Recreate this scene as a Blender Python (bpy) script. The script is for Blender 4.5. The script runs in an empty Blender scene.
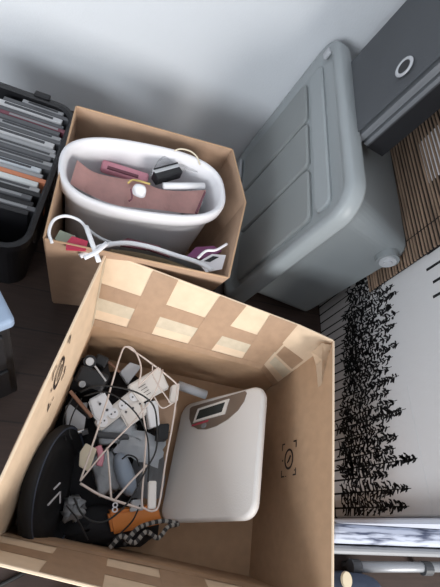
import bpy, bmesh, math, random
from mathutils import Vector, Matrix
V = Vector
R_ = random.Random(7)
COL = bpy.context.scene.collection

# ------------------------------------------------------------------ camera
H = 1.25
F = 424.0
PX, PY = 220.0, 293.5
def _d(x, y):
    return V((x - PX, -(y - PY), -F)).normalized()
ZC = -_d(35, 520)
YC = _d(257, -470)
YC = (YC - ZC * YC.dot(ZC)).normalized()
XC = YC.cross(ZC)
ROT = Matrix((XC, YC, ZC))            # camera space -> room space
CAMLOC = V((0, 0, H))
cam = bpy.data.cameras.new('camera')
camo = bpy.data.objects.new('camera', cam)
COL.objects.link(camo)
camo.matrix_world = Matrix.Translation(CAMLOC) @ ROT.to_4x4()
cam.sensor_fit = 'VERTICAL'
cam.sensor_height = 24
cam.lens = F / 587.0 * 24
cam.clip_start = .02
bpy.context.scene.camera = camo

def at(px, py, z=None, x=None, y=None):
    r = ROT @ V((px - PX, -(py - PY), -F))
    if z is not None: k, v = 2, z
    elif x is not None: k, v = 0, x
    else: k, v = 1, y
    return CAMLOC + r * ((v - CAMLOC[k]) / r[k])
def path(pts, z):
    out = []
    for p in pts:
        zz = p[2] if len(p) > 2 else z
        out.append(at(p[0], p[1], z=zz))
    return out

# ------------------------------------------------------------------ materials
def mat(name, col, rough=.6, metal=0., bump=0., scale=60., var=0., trans=0., ior=1.45, stretch=None, coat=0., alpha=1., sss=0.):
    m = bpy.data.materials.new(name)
    m.use_nodes = True
    nt = m.node_tree
    b = nt.nodes['Principled BSDF']
    b.inputs['Base Color'].default_value = (*col, 1)
    b.inputs['Roughness'].default_value = rough
    b.inputs['Metallic'].default_value = metal
    b.inputs['IOR'].default_value = ior
    b.inputs['Transmission Weight'].default_value = trans
    b.inputs['Coat Weight'].default_value = coat
    b.inputs['Alpha'].default_value = alpha
    if sss:
        b.inputs['Subsurface Weight'].default_value = sss
        b.inputs['Subsurface Scale'].default_value = .02
    if bump or var:
        tc = nt.nodes.new('ShaderNodeTexCoord')
        mp = nt.nodes.new('ShaderNodeMapping')
        if stretch: mp.inputs['Scale'].default_value = stretch
        n = nt.nodes.new('ShaderNodeTexNoise')
        n.inputs['Scale'].default_value = scale
        n.inputs['Detail'].default_value = 5
        nt.links.new(tc.outputs['Object'], mp.inputs[0])
        nt.links.new(mp.outputs[0], n.inputs['Vector'])
        if bump:
            bp = nt.nodes.new('ShaderNodeBump')
            bp.inputs['Strength'].default_value = bump
            bp.inputs['Distance'].default_value = .004
            nt.links.new(n.outputs['Fac'], bp.inputs['Height'])
            nt.links.new(bp.outputs[0], b.inputs['Normal'])
        if var:
            cr = nt.nodes.new('ShaderNodeValToRGB')
            cr.color_ramp.elements[0].position = .3
            cr.color_ramp.elements[1].position = .7
            cr.color_ramp.elements[0].color = (*[c * (1 - var) for c in col], 1)
            cr.color_ramp.elements[1].color = (*[min(1, c * (1 + var)) for c in col], 1)
            nt.links.new(n.outputs['Fac'], cr.inputs[0])
            nt.links.new(cr.outputs[0], b.inputs['Base Color'])
    return m

M = {}
M['wall'] = mat('wall_paint', (.66, .685, .715), .9, bump=.15, scale=150)
M['kraft'] = mat('kraft_board', (.42, .27, .165), .85, bump=.12, scale=40, var=.06)
M['kraft_light'] = mat('kraft_board_light', (.62, .47, .33), .8, bump=.25, scale=30, var=.06)
M['kraft_old'] = mat('kraft_board_back', (.40, .265, .18), .85, bump=.15, scale=30, var=.06)
M['edge'] = mat('kraft_edge', (.70, .55, .40), .9)
M['tape'] = mat('packing_tape', (.34, .22, .14), .4, bump=.1, scale=50, var=.08)
M['tape_light'] = mat('pale_tape', (.50, .42, .31), .45, bump=.1, scale=50, var=.08)
M['ink'] = mat('dark_ink', (.03, .02, .018), .8)
M['white'] = mat('white_plastic', (.78, .78, .80), .35, bump=.02, scale=20)
M['tubwhite'] = mat('tub_plastic', (.68, .67, .69), .45)
M['cream'] = mat('cream_plastic', (.74, .70, .66), .45)
M['scale_top'] = mat('scale_top', (.64, .605, .575), .55, bump=.15, scale=300)
M['wire'] = mat('wire_coating', (.62, .53, .48), .45)
M['black'] = mat('black_plastic', (.009, .009, .011), .5)
M['black_matt'] = mat('black_cloth', (.01, .01, .012), .9, bump=.3, scale=40)
M['disc'] = mat('black_disc', (.005, .005, .006), .75)
M['rubber'] = mat('black_rubber', (.01, .01, .01), .5)
M['dgrey'] = mat('dark_grey', (.05, .052, .058), .5)
M['mgrey'] = mat('mid_grey', (.24, .245, .255), .45)
M['lgrey'] = mat('light_grey', (.44, .45, .47), .45)
M['pink'] = mat('pink_foam', (.68, .40, .37), .75, bump=.1, scale=60, var=.05)
M['pinkp'] = mat('pink_plastic', (.62, .26, .32), .4)
M['maroon'] = mat('maroon', (.16, .05, .07), .6)
M['red'] = mat('red_paper', (.42, .03, .07), .5)
M['purple'] = mat('purple_paper', (.18, .04, .13), .5)
M['paper'] = mat('white_paper', (.70, .68, .70), .7)
M['orange'] = mat('orange_plastic', (.62, .20, .035), .45)
M['orangesp'] = mat('orange_spine', (.55, .20, .10), .5)
M['yellow'] = mat('yellow_plastic', (.62, .47, .16), .5)
M['bin'] = mat('grey_bin_plastic', (.235, .255, .262), .38, bump=.05, scale=25, sss=.0)
M['binp'] = mat('grey_bin_panel', (.235, .25, .25), .45)
M['binl'] = mat('grey_bin_lid', (.30, .325, .335), .40, bump=.05, scale=25)
M['fabric'] = mat('grey_fabric', (.17, .18, .195), .95, bump=.5, scale=500)
M['metal'] = mat('steel', (.55, .55, .55), .3, metal=1)
M['tube'] = mat('grey_tube', (.30, .31, .33), .35, metal=.3)
M['slat'] = mat('bamboo_slat', (.27, .185, .13), .6, bump=.3, scale=40, var=.35, stretch=(1, .15, 1))
M['slatdark'] = mat('dark_backing', (.012, .009, .008), .95)
M['cloth'] = mat('printed_cloth', (.56, .555, .56), .9, bump=.2, scale=60)
M['cloth_blue'] = mat('pale_blue_cloth', (.42, .45, .52), .85, bump=.3, scale=40)
M['stroke'] = mat('black_print', (.006, .006, .007), .8)
M['navyrim'] = mat('dark_blue_rim', (.035, .045, .07), .4)
M['navy'] = mat('navy_cloth', (.05, .065, .10), .8, bump=.4, scale=60)
M['beige'] = mat('beige_emblem', (.55, .47, .33), .8)
def blanket_mat():
    m = mat('streaked_blanket', (.6, .65, .76), .85)
    nt = m.node_tree; b = nt.nodes['Principled BSDF']
    tc = nt.nodes.new('ShaderNodeTexCoord'); mp = nt.nodes.new('ShaderNodeMapping'); mp.inputs['Scale'].default_value = (6, 60, 6)
    n = nt.nodes.new('ShaderNodeTexNoise'); n.inputs['Scale'].default_value = 1.6; n.inputs['Detail'].default_value = 6
    cr = nt.nodes.new('ShaderNodeValToRGB')
    cr.color_ramp.elements[0].position = .36; cr.color_ramp.elements[0].color = (.05, .06, .10, 1)
    cr.color_ramp.elements[1].position = .52; cr.color_ramp.elements[1].color = (.40, .43, .51, 1)
    nt.links.new(tc.outputs['Object'], mp.inputs[0]); nt.links.new(mp.outputs[0], n.inputs['Vector'])
    nt.links.new(n.outputs['Fac'], cr.inputs[0]); nt.links.new(cr.outputs[0], b.inputs['Base Color'])
    return m
M['streak'] = blanket_mat()
M['bluecloth'] = mat('light_blue_cloth', (.24, .31, .42), .7, bump=.3, scale=40)
M['brownwood'] = mat('brown_wood', (.16, .08, .05), .5, bump=.2, scale=30)
M['bubble'] = mat('plastic_film', (.70, .73, .77), .3, trans=.1, bump=.9, scale=28)
M['pouch'] = mat('blue_grey_pouch', (.24, .29, .36), .35, bump=.6, scale=20)
M['ggreen'] = mat('sage_paper', (.27, .30, .23), .7)
M['lcd'] = mat('lcd_glass', (.035, .038, .035), .2)
M['taupe'] = mat('taupe_panel', (.22, .17, .135), .3, metal=.3)
M['redlbl'] = mat('red_label', (.45, .06, .09), .5)
M['card'] = mat('cream_card', (.62, .55, .42), .7)
M['braidw'] = mat('braid_pale', (.27, .25, .225), .9)
M['braidb'] = mat('braid_dark', (.03, .028, .028), .9)
M['clear'] = mat('clear_bag', (.8, .82, .84), .15, trans=.9, alpha=.35)

# wood floor
def floor_mat():
    m = bpy.data.materials.new('dark_floor_boards'); m.use_nodes = True
    nt = m.node_tree; b = nt.nodes['Principled BSDF']
    tc = nt.nodes.new('ShaderNodeTexCoord'); mp = nt.nodes.new('ShaderNodeMapping')
    br = nt.nodes.new('ShaderNodeTexBrick')
    br.inputs['Color1'].default_value = (.062, .036, .028, 1)
    br.inputs['Color2'].default_value = (.048, .028, .022, 1)
    br.inputs['Mortar'].default_value = (.02, .015, .012, 1)
    br.inputs['Scale'].default_value = 1
    br.inputs['Mortar Size'].default_value = .002
    br.inputs['Brick Width'].default_value = 1.2
    br.inputs['Row Height'].default_value = .13
    n = nt.nodes.new('ShaderNodeTexNoise'); n.inputs['Scale'].default_value = 12
    mp2 = nt.nodes.new('ShaderNodeMapping'); mp2.inputs['Scale'].default_value = (1, 12, 1)
    mx = nt.nodes.new('ShaderNodeMixRGB'); mx.blend_type = 'MULTIPLY'; mx.inputs[0].default_value = .6
    L = nt.links.new
    L(tc.outputs['Object'], mp.inputs[0]); L(mp.outputs[0], br.inputs[0])
    L(tc.outputs['Object'], mp2.inputs[0]); L(mp2.outputs[0], n.inputs['Vector'])
    L(br.outputs[0], mx.inputs[1]); L(n.outputs['Fac'], mx.inputs[2]); L(mx.outputs[0], b.inputs['Base Color'])
    b.inputs['Roughness'].default_value = .65
    return m
M['floor'] = floor_mat()

# ------------------------------------------------------------------ helpers
def bmn(): return bmesh.new()
def obj(name, bm, m, parent=None, smooth=False, origin=None):
    if smooth:
        for f in bm.faces: f.smooth = True
    bmesh.ops.recalc_face_normals(bm, faces=bm.faces)
    me = bpy.data.meshes.new(name)
    if parent is None:
        if origin is None:
            xs = [v.co for v in bm.verts]
            lo = V([min(c[i] for c in xs) for i in range(3)]); hi = V([max(c[i] for c in xs) for i in range(3)])
            origin = V(((lo.x + hi.x) / 2, (lo.y + hi.y) / 2, lo.z))
        off = V(origin)
    else:
        r = parent
        while r.parent: r = r.parent
        off = r.location.copy()
    for v in bm.verts: v.co -= off
    bm.to_mesh(me); bm.free()
    o = bpy.data.objects.new(name, me)
    for mm in (m if isinstance(m, (list, tuple)) else [m]):
        me.materials.append(mm)
    COL.objects.link(o)
    if parent is None: o.location = off
    else: o.parent = parent
    return o
def tag(o, label, cat, group=None, kind=None):
    o['label'] = label; o['category'] = cat
    if group: o['group'] = group
    if kind: o['kind'] = kind
    return o
def thing(name, label, cat, loc, group=None):
    o = bpy.data.objects.new(name, None); COL.objects.link(o)
    o.location = V(loc); o.empty_display_size = .02
    return tag(o, label, cat, group)
def join(a, b):
    me = bpy.data.meshes.new('t'); b.to_mesh(me); a.from_mesh(me); b.free(); bpy.data.meshes.remove(me)

def frame(u, v):
    """orthonormal matrix with x along u, y close to v"""
    u = V(u).normalized(); w = u.cross(V(v)).normalized(); v2 = w.cross(u)
    return Matrix((u, v2, w)).transposed()
def add_box(bm, c, size, rot=None, bevel=0, seg=2, mi=0):
    b = bmn()
    bmesh.ops.create_cube(b, size=1)
    for v in b.verts: v.co = V((v.co.x * size[0], v.co.y * size[1], v.co.z * size[2]))
    if bevel:
        bmesh.ops.bevel(b, geom=list(b.edges), offset=bevel, segments=seg, affect='EDGES', profile=.5)
    R = rot if rot is not None else Matrix.Identity(3)
    for v in b.verts: v.co = R @ v.co + V(c)
    for f in b.faces: f.material_index = mi
    join(bm, b); return bm
def add_slab(bm, pts, t, mi=0, n=None, div=0):
    """polygon pts extruded by t along its normal (or n)"""
    pts = [V(p) for p in pts]
    if n is None:
        n = (pts[1] - pts[0]).cross(pts[2] - pts[0]).normalized()
    n = V(n).normalized()
    a = [bm.verts.new(p) for p in pts]; b = [bm.verts.new(p + n * t) for p in pts]
    fs = [bm.faces.new(a), bm.faces.new(b[::-1])]
    k = len(pts)
    for i in range(k): fs.append(bm.faces.new((a[i], b[i], b[(i + 1) % k], a[(i + 1) % k])))
    for f in fs: f.material_index = mi
    return bm
def catmull(pts, closed=False, n=8):
    pts = [V(p) for p in pts]
    if len(pts) < 3: return pts
    out = []; k = len(pts)
    rng = range(k) if closed else range(k - 1)
    for i in rng:
        if closed: p0, p1, p2, p3 = pts[i - 1], pts[i], pts[(i + 1) % k], pts[(i + 2) % k]
        else:
            p1, p2 = pts[i], pts[i + 1]
            p0 = pts[i - 1] if i else p1 * 2 - p2
            p3 = pts[i + 2] if i + 2 < k else p2 * 2 - p1
        for j in range(n):
            t = j / n
            out.append(.5 * ((2 * p1) + (p2 - p0) * t + (2 * p0 - 5 * p1 + 4 * p2 - p3) * t * t + (3 * p1 - p0 - 3 * p2 + p3) * t ** 3))
    if not closed: out.append(pts[-1])
    return out
def add_tube(bm, pts, r, closed=False, seg=8, smooth_n=0, mi=0, flat=1.):
    if smooth_n: pts = catmull(pts, closed, smooth_n)
    pts = [V(p) for p in pts]; k = len(pts)
    rings = []; up = None
    for i, p in enumerate(pts):
        if closed: t = pts[(i + 1) % k] - pts[i - 1]
        else: t = pts[min(i + 1, k - 1)] - pts[max(i - 1, 0)]
        if t.length < 1e-9: t = V((0, 0, 1))
        t.normalize()
        if up is None:
            up = V((0, 0, 1)) if abs(t.z) < .9 else V((1, 0, 0))
        s = t.cross(up)
        if s.length < 1e-5: s = t.cross(V((1, 0, 0)))
        s.normalize(); u2 = s.cross(t).normalized(); up = u2
        rr = r(i / max(1, k - 1)) if callable(r) else r
        rings.append([bm.verts.new(p + s * math.cos(a) * rr + u2 * math.sin(a) * rr * flat) for a in [2 * math.pi * j / seg for j in range(seg)]])
    for i in range(k if closed else k - 1):
        A, B = rings[i], rings[(i + 1) % k]
        for j in range(seg):
            f = bm.faces.new((A[j], A[(j + 1) % seg], B[(j + 1) % seg], B[j])); f.material_index = mi
    if not closed:
        bm.faces.new(rings[0][::-1]).material_index = mi; bm.faces.new(rings[-1]).material_index = mi
    return bm
def loft(bm, rings, cap0=True, cap1=True, closed_ring=True, mi=0):
    rs = [[bm.verts.new(V(p)) for p in r] for r in rings]
    n = len(rs[0])
    for A, B in zip(rs, rs[1:]):
        for j in range(n if closed_ring else n - 1):
            bm.faces.new((A[j], A[(j + 1) % n], B[(j + 1) % n], B[j])).material_index = mi
    if cap0: bm.faces.new(rs[0][::-1]).material_index = mi
    if cap1: bm.faces.new(rs[-1]).material_index = mi
    return bm
def rrect(w, h, r, n=6):
    """rounded rectangle outline, width w along x, h along y"""
    out = []
    for cx, cy, a0 in ((w / 2 - r, h / 2 - r, 0), (-w / 2 + r, h / 2 - r, 90), (-w / 2 + r, -h / 2 + r, 180), (w / 2 - r, -h / 2 + r, 270)):
        for i in range(n + 1):
            a = math.radians(a0 + 90 * i / n)
            out.append((cx + r * math.cos(a), cy + r * math.sin(a)))
    return out
def place(ring2, c, R, z=0, s=1):
    return [V(c) + R @ V((x * s, y * s, z)) for x, y in ring2]
def superell(rx, ry, e=2.6, n=48, rot=0):
    out = []
    for i in range(n):
        a = 2 * math.pi * i / n
        c, s = math.cos(a), math.sin(a)
        x = rx * math.copysign(abs(c) ** (2 / e), c); y = ry * math.copysign(abs(s) ** (2 / e), s)
        out.append((x * math.cos(rot) - y * math.sin(rot), x * math.sin(rot) + y * math.cos(rot)))
    return out
def text_bm(s, size, c, R, t=.0006):
    cu = bpy.data.curves.new('txt', 'FONT'); cu.body = s; cu.size = size
    cu.align_x = 'CENTER'; cu.align_y = 'CENTER'; cu.extrude = t / 2
    o = bpy.data.objects.new('txt', cu); COL.objects.link(o)
    bpy.context.view_layer.update()
    dg = bpy.context.evaluated_depsgraph_get()
    me = bpy.data.meshes.new_from_object(o.evaluated_get(dg))
    b = bmn(); b.from_mesh(me)
    for v in b.verts: v.co = R @ v.co + V(c)
    bpy.data.objects.remove(o); bpy.data.curves.remove(cu); bpy.data.meshes.remove(me)
    return b
def bilerp(q, u, v):
    """q = TL,TR,BR,BL"""
    a = q[0].lerp(q[1], u); b = q[3].lerp(q[2], u)
    return a.lerp(b, v)

# ------------------------------------------------------------------ room
WALL_Y = 1.395
b = bmn(); add_box(b, (0.2, WALL_Y + .05, 1.35), (4.4, .1, 2.7)); o = obj('wall_back', b, M['wall']); o['kind'] = 'structure'
b = bmn(); add_box(b, (0.2, -.3, -.05), (4.4, 3.82, .1)); o = obj('floor', b, M['floor']); o['kind'] = 'structure'
b = bmn(); add_box(b, (0.2, -.3, 2.75), (4.4, 3.82, .1)); o = obj('ceiling', b, M['wall']); o['kind'] = 'structure'
b = bmn(); add_box(b, (-1.95, -.3, 1.35), (.1, 3.6, 2.7)); o = obj('wall_left', b, M['wall']); o['kind'] = 'structure'

# ------------------------------------------------------------------ front cardboard box
T = .004
fold = [V((-.050, -.026, .22)), V((.034, .435, .22)), V((.598, .375, .22)), V((.570, -.120, .22))]   # FL BL BR FR (inner)
base = [V((-.045, -.012, 0)), V((.04, .43, 0)), V((.607, .395, 0)), V((.568, -.108, 0))]
RZ = .38
XV = at(273, 386, z=.11)
fb0 = V((.500, .398, .22))
rim = [V((-.088, -.052, RZ)), at(107, 253, z=RZ), at(333, 341, z=RZ), V((.568, -.180, RZ))]
fold[2] = XV.lerp(rim[2], .407)
fbox = thing('cardboard_box', 'large open brown cardboard box full of wires, its flaps standing up and taped', 'box', (.27, .18, 0))
b = bmn()
add_slab(b, [p + V((0, 0, .001)) for p in (base[0], base[3], base[2], base[1])], .005, n=(0, 0, 1))
cen = V((.27, .18, 0))
def grid_slab(b, q, uv, off, t, n, k=10):
    """sheet of thickness t following the bilinear surface q inside the uv quad, pushed by off along n"""
    uv = [V(p) for p in uv]
    A = [[None] * (k + 1) for _ in range(k + 1)]; B = [[None] * (k + 1) for _ in range(k + 1)]
    for i in range(k + 1):
        for j in range(k + 1):
            w = uv[0].lerp(uv[1], i / k).lerp(uv[3].lerp(uv[2], i / k), j / k)
            p = bilerp(q, w.x, w.y)
            A[i][j] = b.verts.new(p + n * off); B[i][j] = b.verts.new(p + n * (off + t))
    for i in range(k):
        for j in range(k):
            b.faces.new((A[i][j], A[i + 1][j], A[i + 1][j + 1], A[i][j + 1]))
            b.faces.new((B[i][j], B[i][j + 1], B[i + 1][j + 1], B[i + 1][j]))
    for i in range(k):
        b.faces.new((A[i][0], B[i][0], B[i + 1][0], A[i + 1][0])); b.faces.new((A[i][k], A[i + 1][k], B[i + 1][k], B[i][k]))
        b.faces.new((A[0][i], A[0][i + 1], B[0][i + 1], B[0][i])); b.faces.new((A[k][i], B[k][i], B[k][i + 1], A[k][i + 1]))
def wall_slab(b, p0, p1, p2, p3, t=T):
    n = (p1 - p0).cross(p3 - p0).normalized()
    mid = (p0 + p1 + p2 + p3) / 4
    if n.dot(mid - cen - V((0, 0, mid.z))) < 0: n = -n
    grid_slab(b, [p0, p1, p2, p3], [(0, 0), (1, 0), (1, 1), (0, 1)], 0, t, n)
    return n
for i in range(4):
    j = (i + 1) % 4
    if i in (1, 2): continue
    wall_slab(b, base[i] + V((0, 0, .001)), base[j] + V((0, 0, .001)), fold[j], fold[i])
nn_ = (base[2] - base[1]).cross(fold[1] - base[1]).normalized()
if nn_.y < 0: nn_ = -nn_
add_slab(b, [base[1] + V((0, 0, .001)), base[2] + V((0, 0, .001)), XV + nn_ * .004, fb0 + nn_ * .002, fold[1]], T, n=nn_)
wall_slab(b, base[2] + V((0, 0, .001)), base[3] + V((0, 0, .001)), fold[3], fold[2])
obj('body', b, M['kraft'], fbox)
# flaps
# facet between the back and the right flap
fa0 = at(300, 326, z=RZ - .002)
back_q = [rim[1], fa0, fb0, fold[1]]
b = bmn(); nback = wall_slab(b, *back_q); 
back_flap = obj('flap', b, M['kraft_light'], fbox); back_flap['label'] = 'pale back flap crossed by brown packing tape'
fac_q = [fa0, rim[2], XV, fb0]
b = bmn(); nfac = wall_slab(b, *fac_q)
fac = obj('corner_flap', b, M['kraft_light'], fbox)
b = bmn(); nright = wall_slab(b, fold[2], fold[3], rim[3], rim[2]); right_flap = obj('flap', b, M['kraft'], fbox)
b = bmn(); nleft = wall_slab(b, fold[1], fold[0], rim[0], rim[1]); left_flap = obj('flap', b, M['kraft_light'], fbox)
b = bmn(); nfront = wall_slab(b, fold[0], fold[3], rim[3], rim[0]); front_flap = obj('flap', b, M['kraft_light'], fbox)
# paler raw top edges of the board
b = bmn()
for i in range(4):
    j = (i + 1) % 4
    nn = [nleft, None, nright, nfront][i]
    if i == 1:
        add_tube(b, [rim[1] + nback * T / 2, fa0 + nback * T / 2, rim[2] + nfac * T / 2], .0028, seg=6)
    else:
        add_tube(b, [rim[i] + nn * T / 2, rim[j] + nn * T / 2], .003, seg=6)
obj('board_edge', b, M['edge'], fbox)

def patch(q, n, u0, u1, v0, v1, off=.0006, t=.0004, b=None):
    """thin tape piece lying on the inner side of quad q"""
    own = b is None
    if own: b = bmn()
    grid_slab(b, q, [(u0, v0), (u1, v0), (u1, v1), (u0, v1)], -off, -t, n)
    return b
def patch4(q, n, uv, off=.0006, b=None):
    grid_slab(b, q, uv, -off, -.0004, n)
# tape stripes
b = bmn(); patch(back_q, nback, 0.0, 1, .40, .60, b=b); obj('tape', b, M['tape'], back_flap)
for (ua, ub, uc, ud) in ((.22, .345, .31, .17), (.56, .70, .66, .52), (.83, .985, 1.0, .86)):
    b = bmn(); patch4(back_q, nback, [(ua, 0), (ub, 0), (uc, 1), (ud, 1)], off=.0012, b=b); obj('tape', b, M['tape'], back_flap)
b = bmn(); patch(back_q, nback, 0, 1, .90, 1, off=.0018, b=b); obj('tape', b, M['tape'], back_flap)
b = bmn(); patch(back_q, nback, 0, 1, .60, .77, off=.0003, b=b); obj('tape', b, M['tape_light'], back_flap)['label'] = 'pale greyish strip of tape'
b = bmn(); patch(fac_q, nfac, .08, .9, .42, .62, b=b); obj('tape', b, M['tape'], fac)
b = bmn(); patch(fac_q, nfac, 0, 1, .90, 1, b=b); obj('tape', b, M['tape'], fac)
b = bmn(); patch(fac_q, nfac, .1, .95, .66, .80, off=.001, b=b); obj('tape', b, M['tape_light'], fac)
front_q = [rim[0], rim[3], fold[3], fold[0]]
for (u0, u1) in ((.17, .33), (.50, .66), (.80, .93)):
    b = bmn(); patch(front_q, nfront, u0, u1, 0, 1, off=.0012, b=b); obj('tape', b, M['tape'], front_flap)
b = bmn(); patch(front_q, nfront, 0, 1, .36, .62, b=b); obj('tape', b, M['tape'], front_flap)
b = bmn(); patch(front_q, nfront, 0, 1, .88, 1, off=.0018, b=b); obj('tape', b, M['tape'], front_flap)
left_q = [rim[1], rim[0], fold[0], fold[1]]
b = bmn(); patch(left_q, nleft, .0, .035, .05, .95, b=b); obj('tape', b, M['tape_light'], left_flap)
b = bmn(); add_slab(b, [bilerp(left_q, u, v) + nleft * (T + .001) for u, v in ((.52, -.01), (.76, -.01), (.76, .2), (.52, .2))], .0006, n=nleft); obj('tape', b, M['tape'], left_flap)
# torn crumpled piece on the right flap by the corner
b = bmn()
zz = [(0.05, -.01, .002), (.0, .02, .012), (-.015, .075, .006), (.05, .10, .010)]
top = [at(312, 352, z=.372), at(322, 343, z=.378), at(331, 345, z=.374), at(333, 352, z=.37)]
mid = [at(316, 366, z=.345), at(322, 360, z=.362), at(328, 364, z=.352), at(331, 368, z=.36)]
bot = [at(318, 388, z=.325), at(322, 384, z=.337), at(327, 389, z=.327), at(330, 386, z=.34)]
vs = [[b.verts.new(p) for p in r] for r in (top, mid, bot)]
for i in range(2):
    for j in range(3): b.faces.new((vs[i][j], vs[i][j + 1], vs[i + 1][j + 1], vs[i + 1][j]))
bmesh.ops.solidify(b, geom=b.faces[:], thickness=.002)
obj('torn_flap', b, M['kraft_light'], fbox)

# printed handling mark: corner brackets, dots and a ticked circle
def mark(name, parent, o, U, W, n, s):
    """o centre, U right, W down (unit), n towards the inside"""
    b = bmn()
    def seg(x0, y0, x1, y1, w):
        d = V((x1 - x0, y1 - y0)); L = d.length; d /= L; p = V((-d.y, d.x)) * w / 2
        q = [(x0 + p.x, y0 + p.y), (x1 + p.x, y1 + p.y), (x1 - p.x, y1 - p.y), (x0 - p.x, y0 - p.y)]
        add_slab(b, [o + U * x * s + W * y * s + n * .0006 for x, y in q], .0003, n=n)
    for sx in (-1, 1):
        for sy in (-1, 1):
            seg(sx * 1, sy * 1.15, sx * .62, sy * 1.15, .10)
            seg(sx * 1, sy * 1.2, sx * 1, sy * .7, .10)
    k = 22
    for i in range(k):
        a, c = 2 * math.pi * i / k, 2 * math.pi * (i + 1.1) / k
        seg(.56 * math.cos(a), .66 * math.sin(a), .56 * math.cos(c), .66 * math.sin(c), .15)
    seg(-.22, .25, .0, .1, .13); seg(-.05, .15, .26, -.22, .18)
    seg(-.96, .02, -.82, .02, .13)
    seg(.80, .85, .9, .85, .08); seg(-.5, 1.15, -.3, 1.15, .06)
    return obj(name, b, M['ink'], parent)
cw = at(289, 459, z=.2)
# centre on the right wall body below the fold
pr = [base[2], base[3], fold[3], fold[2]]
nR = (base[3] - base[2]).cross(fold[2] - base[2]).normalized()
if nR.x > 0: nR = -nR
r = (cw - CAMLOC).normalized(); tt = (base[2] - CAMLOC).dot(nR) / r.dot(nR)
mc = CAMLOC + r * tt
Ur = (fold[2] - base[2] + fold[3] - base[3]).normalized()
Wr = -(base[2] - base[3]).normalized()
body_o = [c for c in fbox.children if c.name.startswith('body')][0]
mark('printed_mark', body_o, mc, Ur, Wr, nR, .036)
# on the left flap
c = at(59, 373, z=.28)
nL = -nleft; r = (c - CAMLOC).normalized(); c = CAMLOC + r * ((fold[1] - CAMLOC).dot(nL) / r.dot(nL))
mark('printed_mark', left_flap, c, (rim[1] - rim[0]).normalized(), (fold[1] - rim[1]).normalized(), nL, .042)

# ------------------------------------------------------------------ back cardboard box
BZ = .40
fb = [at(45, 238, z=BZ), at(77, 107, z=BZ), at(232, 150, z=BZ), at(245, 202, z=BZ), at(228, 277, z=BZ)]
bb = [V((-.086, .58, 0)), V((-.105, .96, 0)), V((.30, .99, 0)), V((.33, .81, 0)), V((.31, .62, 0))]
kbox = thing('cardboard_box', 'brown cardboard box holding the white foot bath, behind the taped box', 'box', (.1, .76, 0))
cen = V((.1, .76, 0))
b = bmn()
add_slab(b, [p + V((0, 0, .001)) for p in bb[::-1]], .005, n=(0, 0, 1))
ft = [bb[i].lerp(fb[i], .62) for i in range(5)]
nb = []
for i in range(5):
    j = (i + 1) % 5
    nb.append(wall_slab(b, bb[i] + V((0, 0, .001)), bb[j] + V((0, 0, .001)), ft[j], ft[i]))
obj('body', b, M['kraft_old'], kbox)
for i in range(5):
    j = (i + 1) % 5
    b = bmn(); n = wall_slab(b, ft[i], ft[j], fb[j], fb[i])
    o = obj('flap', b, M['kraft_old'], kbox)
    b = bmn(); add_tube(b, [fb[i] + n * T / 2, fb[j] + n * T / 2], .0026, seg=6); obj('board_edge', b, M['kraft'], o)

# ------------------------------------------------------------------ foot bath
TZ = .405
tc_ = (at(57, 177, z=TZ) + at(226, 196, z=TZ)) / 2
tc_ = V((tc_.x - .004, .795, 0))
trot = math.radians(9.5)
tub = thing('foot_bath', 'white oval plastic foot bath standing in the back cardboard box', 'foot bath', (tc_.x, tc_.y, .01))
def tring(rx, ry, z, e=2.7, tilt=.0):
    return [V((tc_.x + x, tc_.y + y, z + x * tilt)) for x, y in superell(rx, ry * 1.07, e, 56, trot)]
RX, RY = .214, .150
b = bmn()
rings = [tring(.178, .084, .012), tring(.186, .090, .03), tring(.194, .096, .2), tring(.202, .099, .33), tring(.204, .100, .366), tring(.214, .110, .366),
         tring(.219, .114, .370), tring(.220, .115, .393), tring(.218, .113, .402), tring(.213, .109, .406), tring(.207, .103, .404), tring(.202, .098, .395),
         tring(.192, .090, .33), tring(.182, .083, .25), tring(.172, .077, .235)]
loft(b, rings, cap0=True, cap1=True)
obj('basin', b, M['tubwhite'], tub, smooth=True)
# raised white armrest at the right end and a moulded lug
b = bmn(); add_box(b, (tc_.x + .150, tc_.y + .03, .30), (.03, .06, .13), frame((1, .1, 0), (0, 1, 0)), .01); obj('moulded_rib', b, M['tubwhite'], tub, smooth=True)
b = bmn(); add_box(b, (tc_.x + .0, tc_.y + .0, .262), (.26, .11, .05), frame((1, .08, 0), (0, 1, 0)), .02); obj('foot_plate', b, M['tubwhite'], tub, smooth=True)
# pink curved pad lying in the bath
pad = thing('foam_pad', 'dusty pink curled foam pad lying across the foot bath', 'pad', at(140, 195, z=.33))
b = bmn()
topc = catmull(path([(77, 160, .392), (94, 172, .378), (118, 178, .372), (140, 181, .376), (160, 189, .372), (182, 191, .372), (206, 190, .380)], .37), n=6)
botc = catmull(path([(70, 184, .392), (92, 196, .385), (116, 205, .385), (140, 208, .387), (160, 210, .387), (182, 213, .388), (198, 214, .388)], .37), n=6)
va = [b.verts.new(p) for p in topc]; vb = [b.verts.new(p) for p in botc]; vm = [b.verts.new((p + q) / 2 + V((0, 0, .004 * math.sin(i * .6)))) for i, (p, q) in enumerate(zip(topc, botc))]
for i in range(len(va) - 1):
    b.faces.new((va[i], va[i + 1], vm[i + 1], vm[i])); b.faces.new((vm[i], vm[i + 1], vb[i + 1], vb[i]))
bmesh.ops.solidify(b, geom=b.faces[:], thickness=.005)
obj('sheet', b, M['pink'], pad, smooth=True)
b = bmn(); add_tube(b, path([(196, 213, .391), (205, 192, .384)], .4), .0028); obj('edge_fold', b, M['maroon'], pad)
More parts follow.
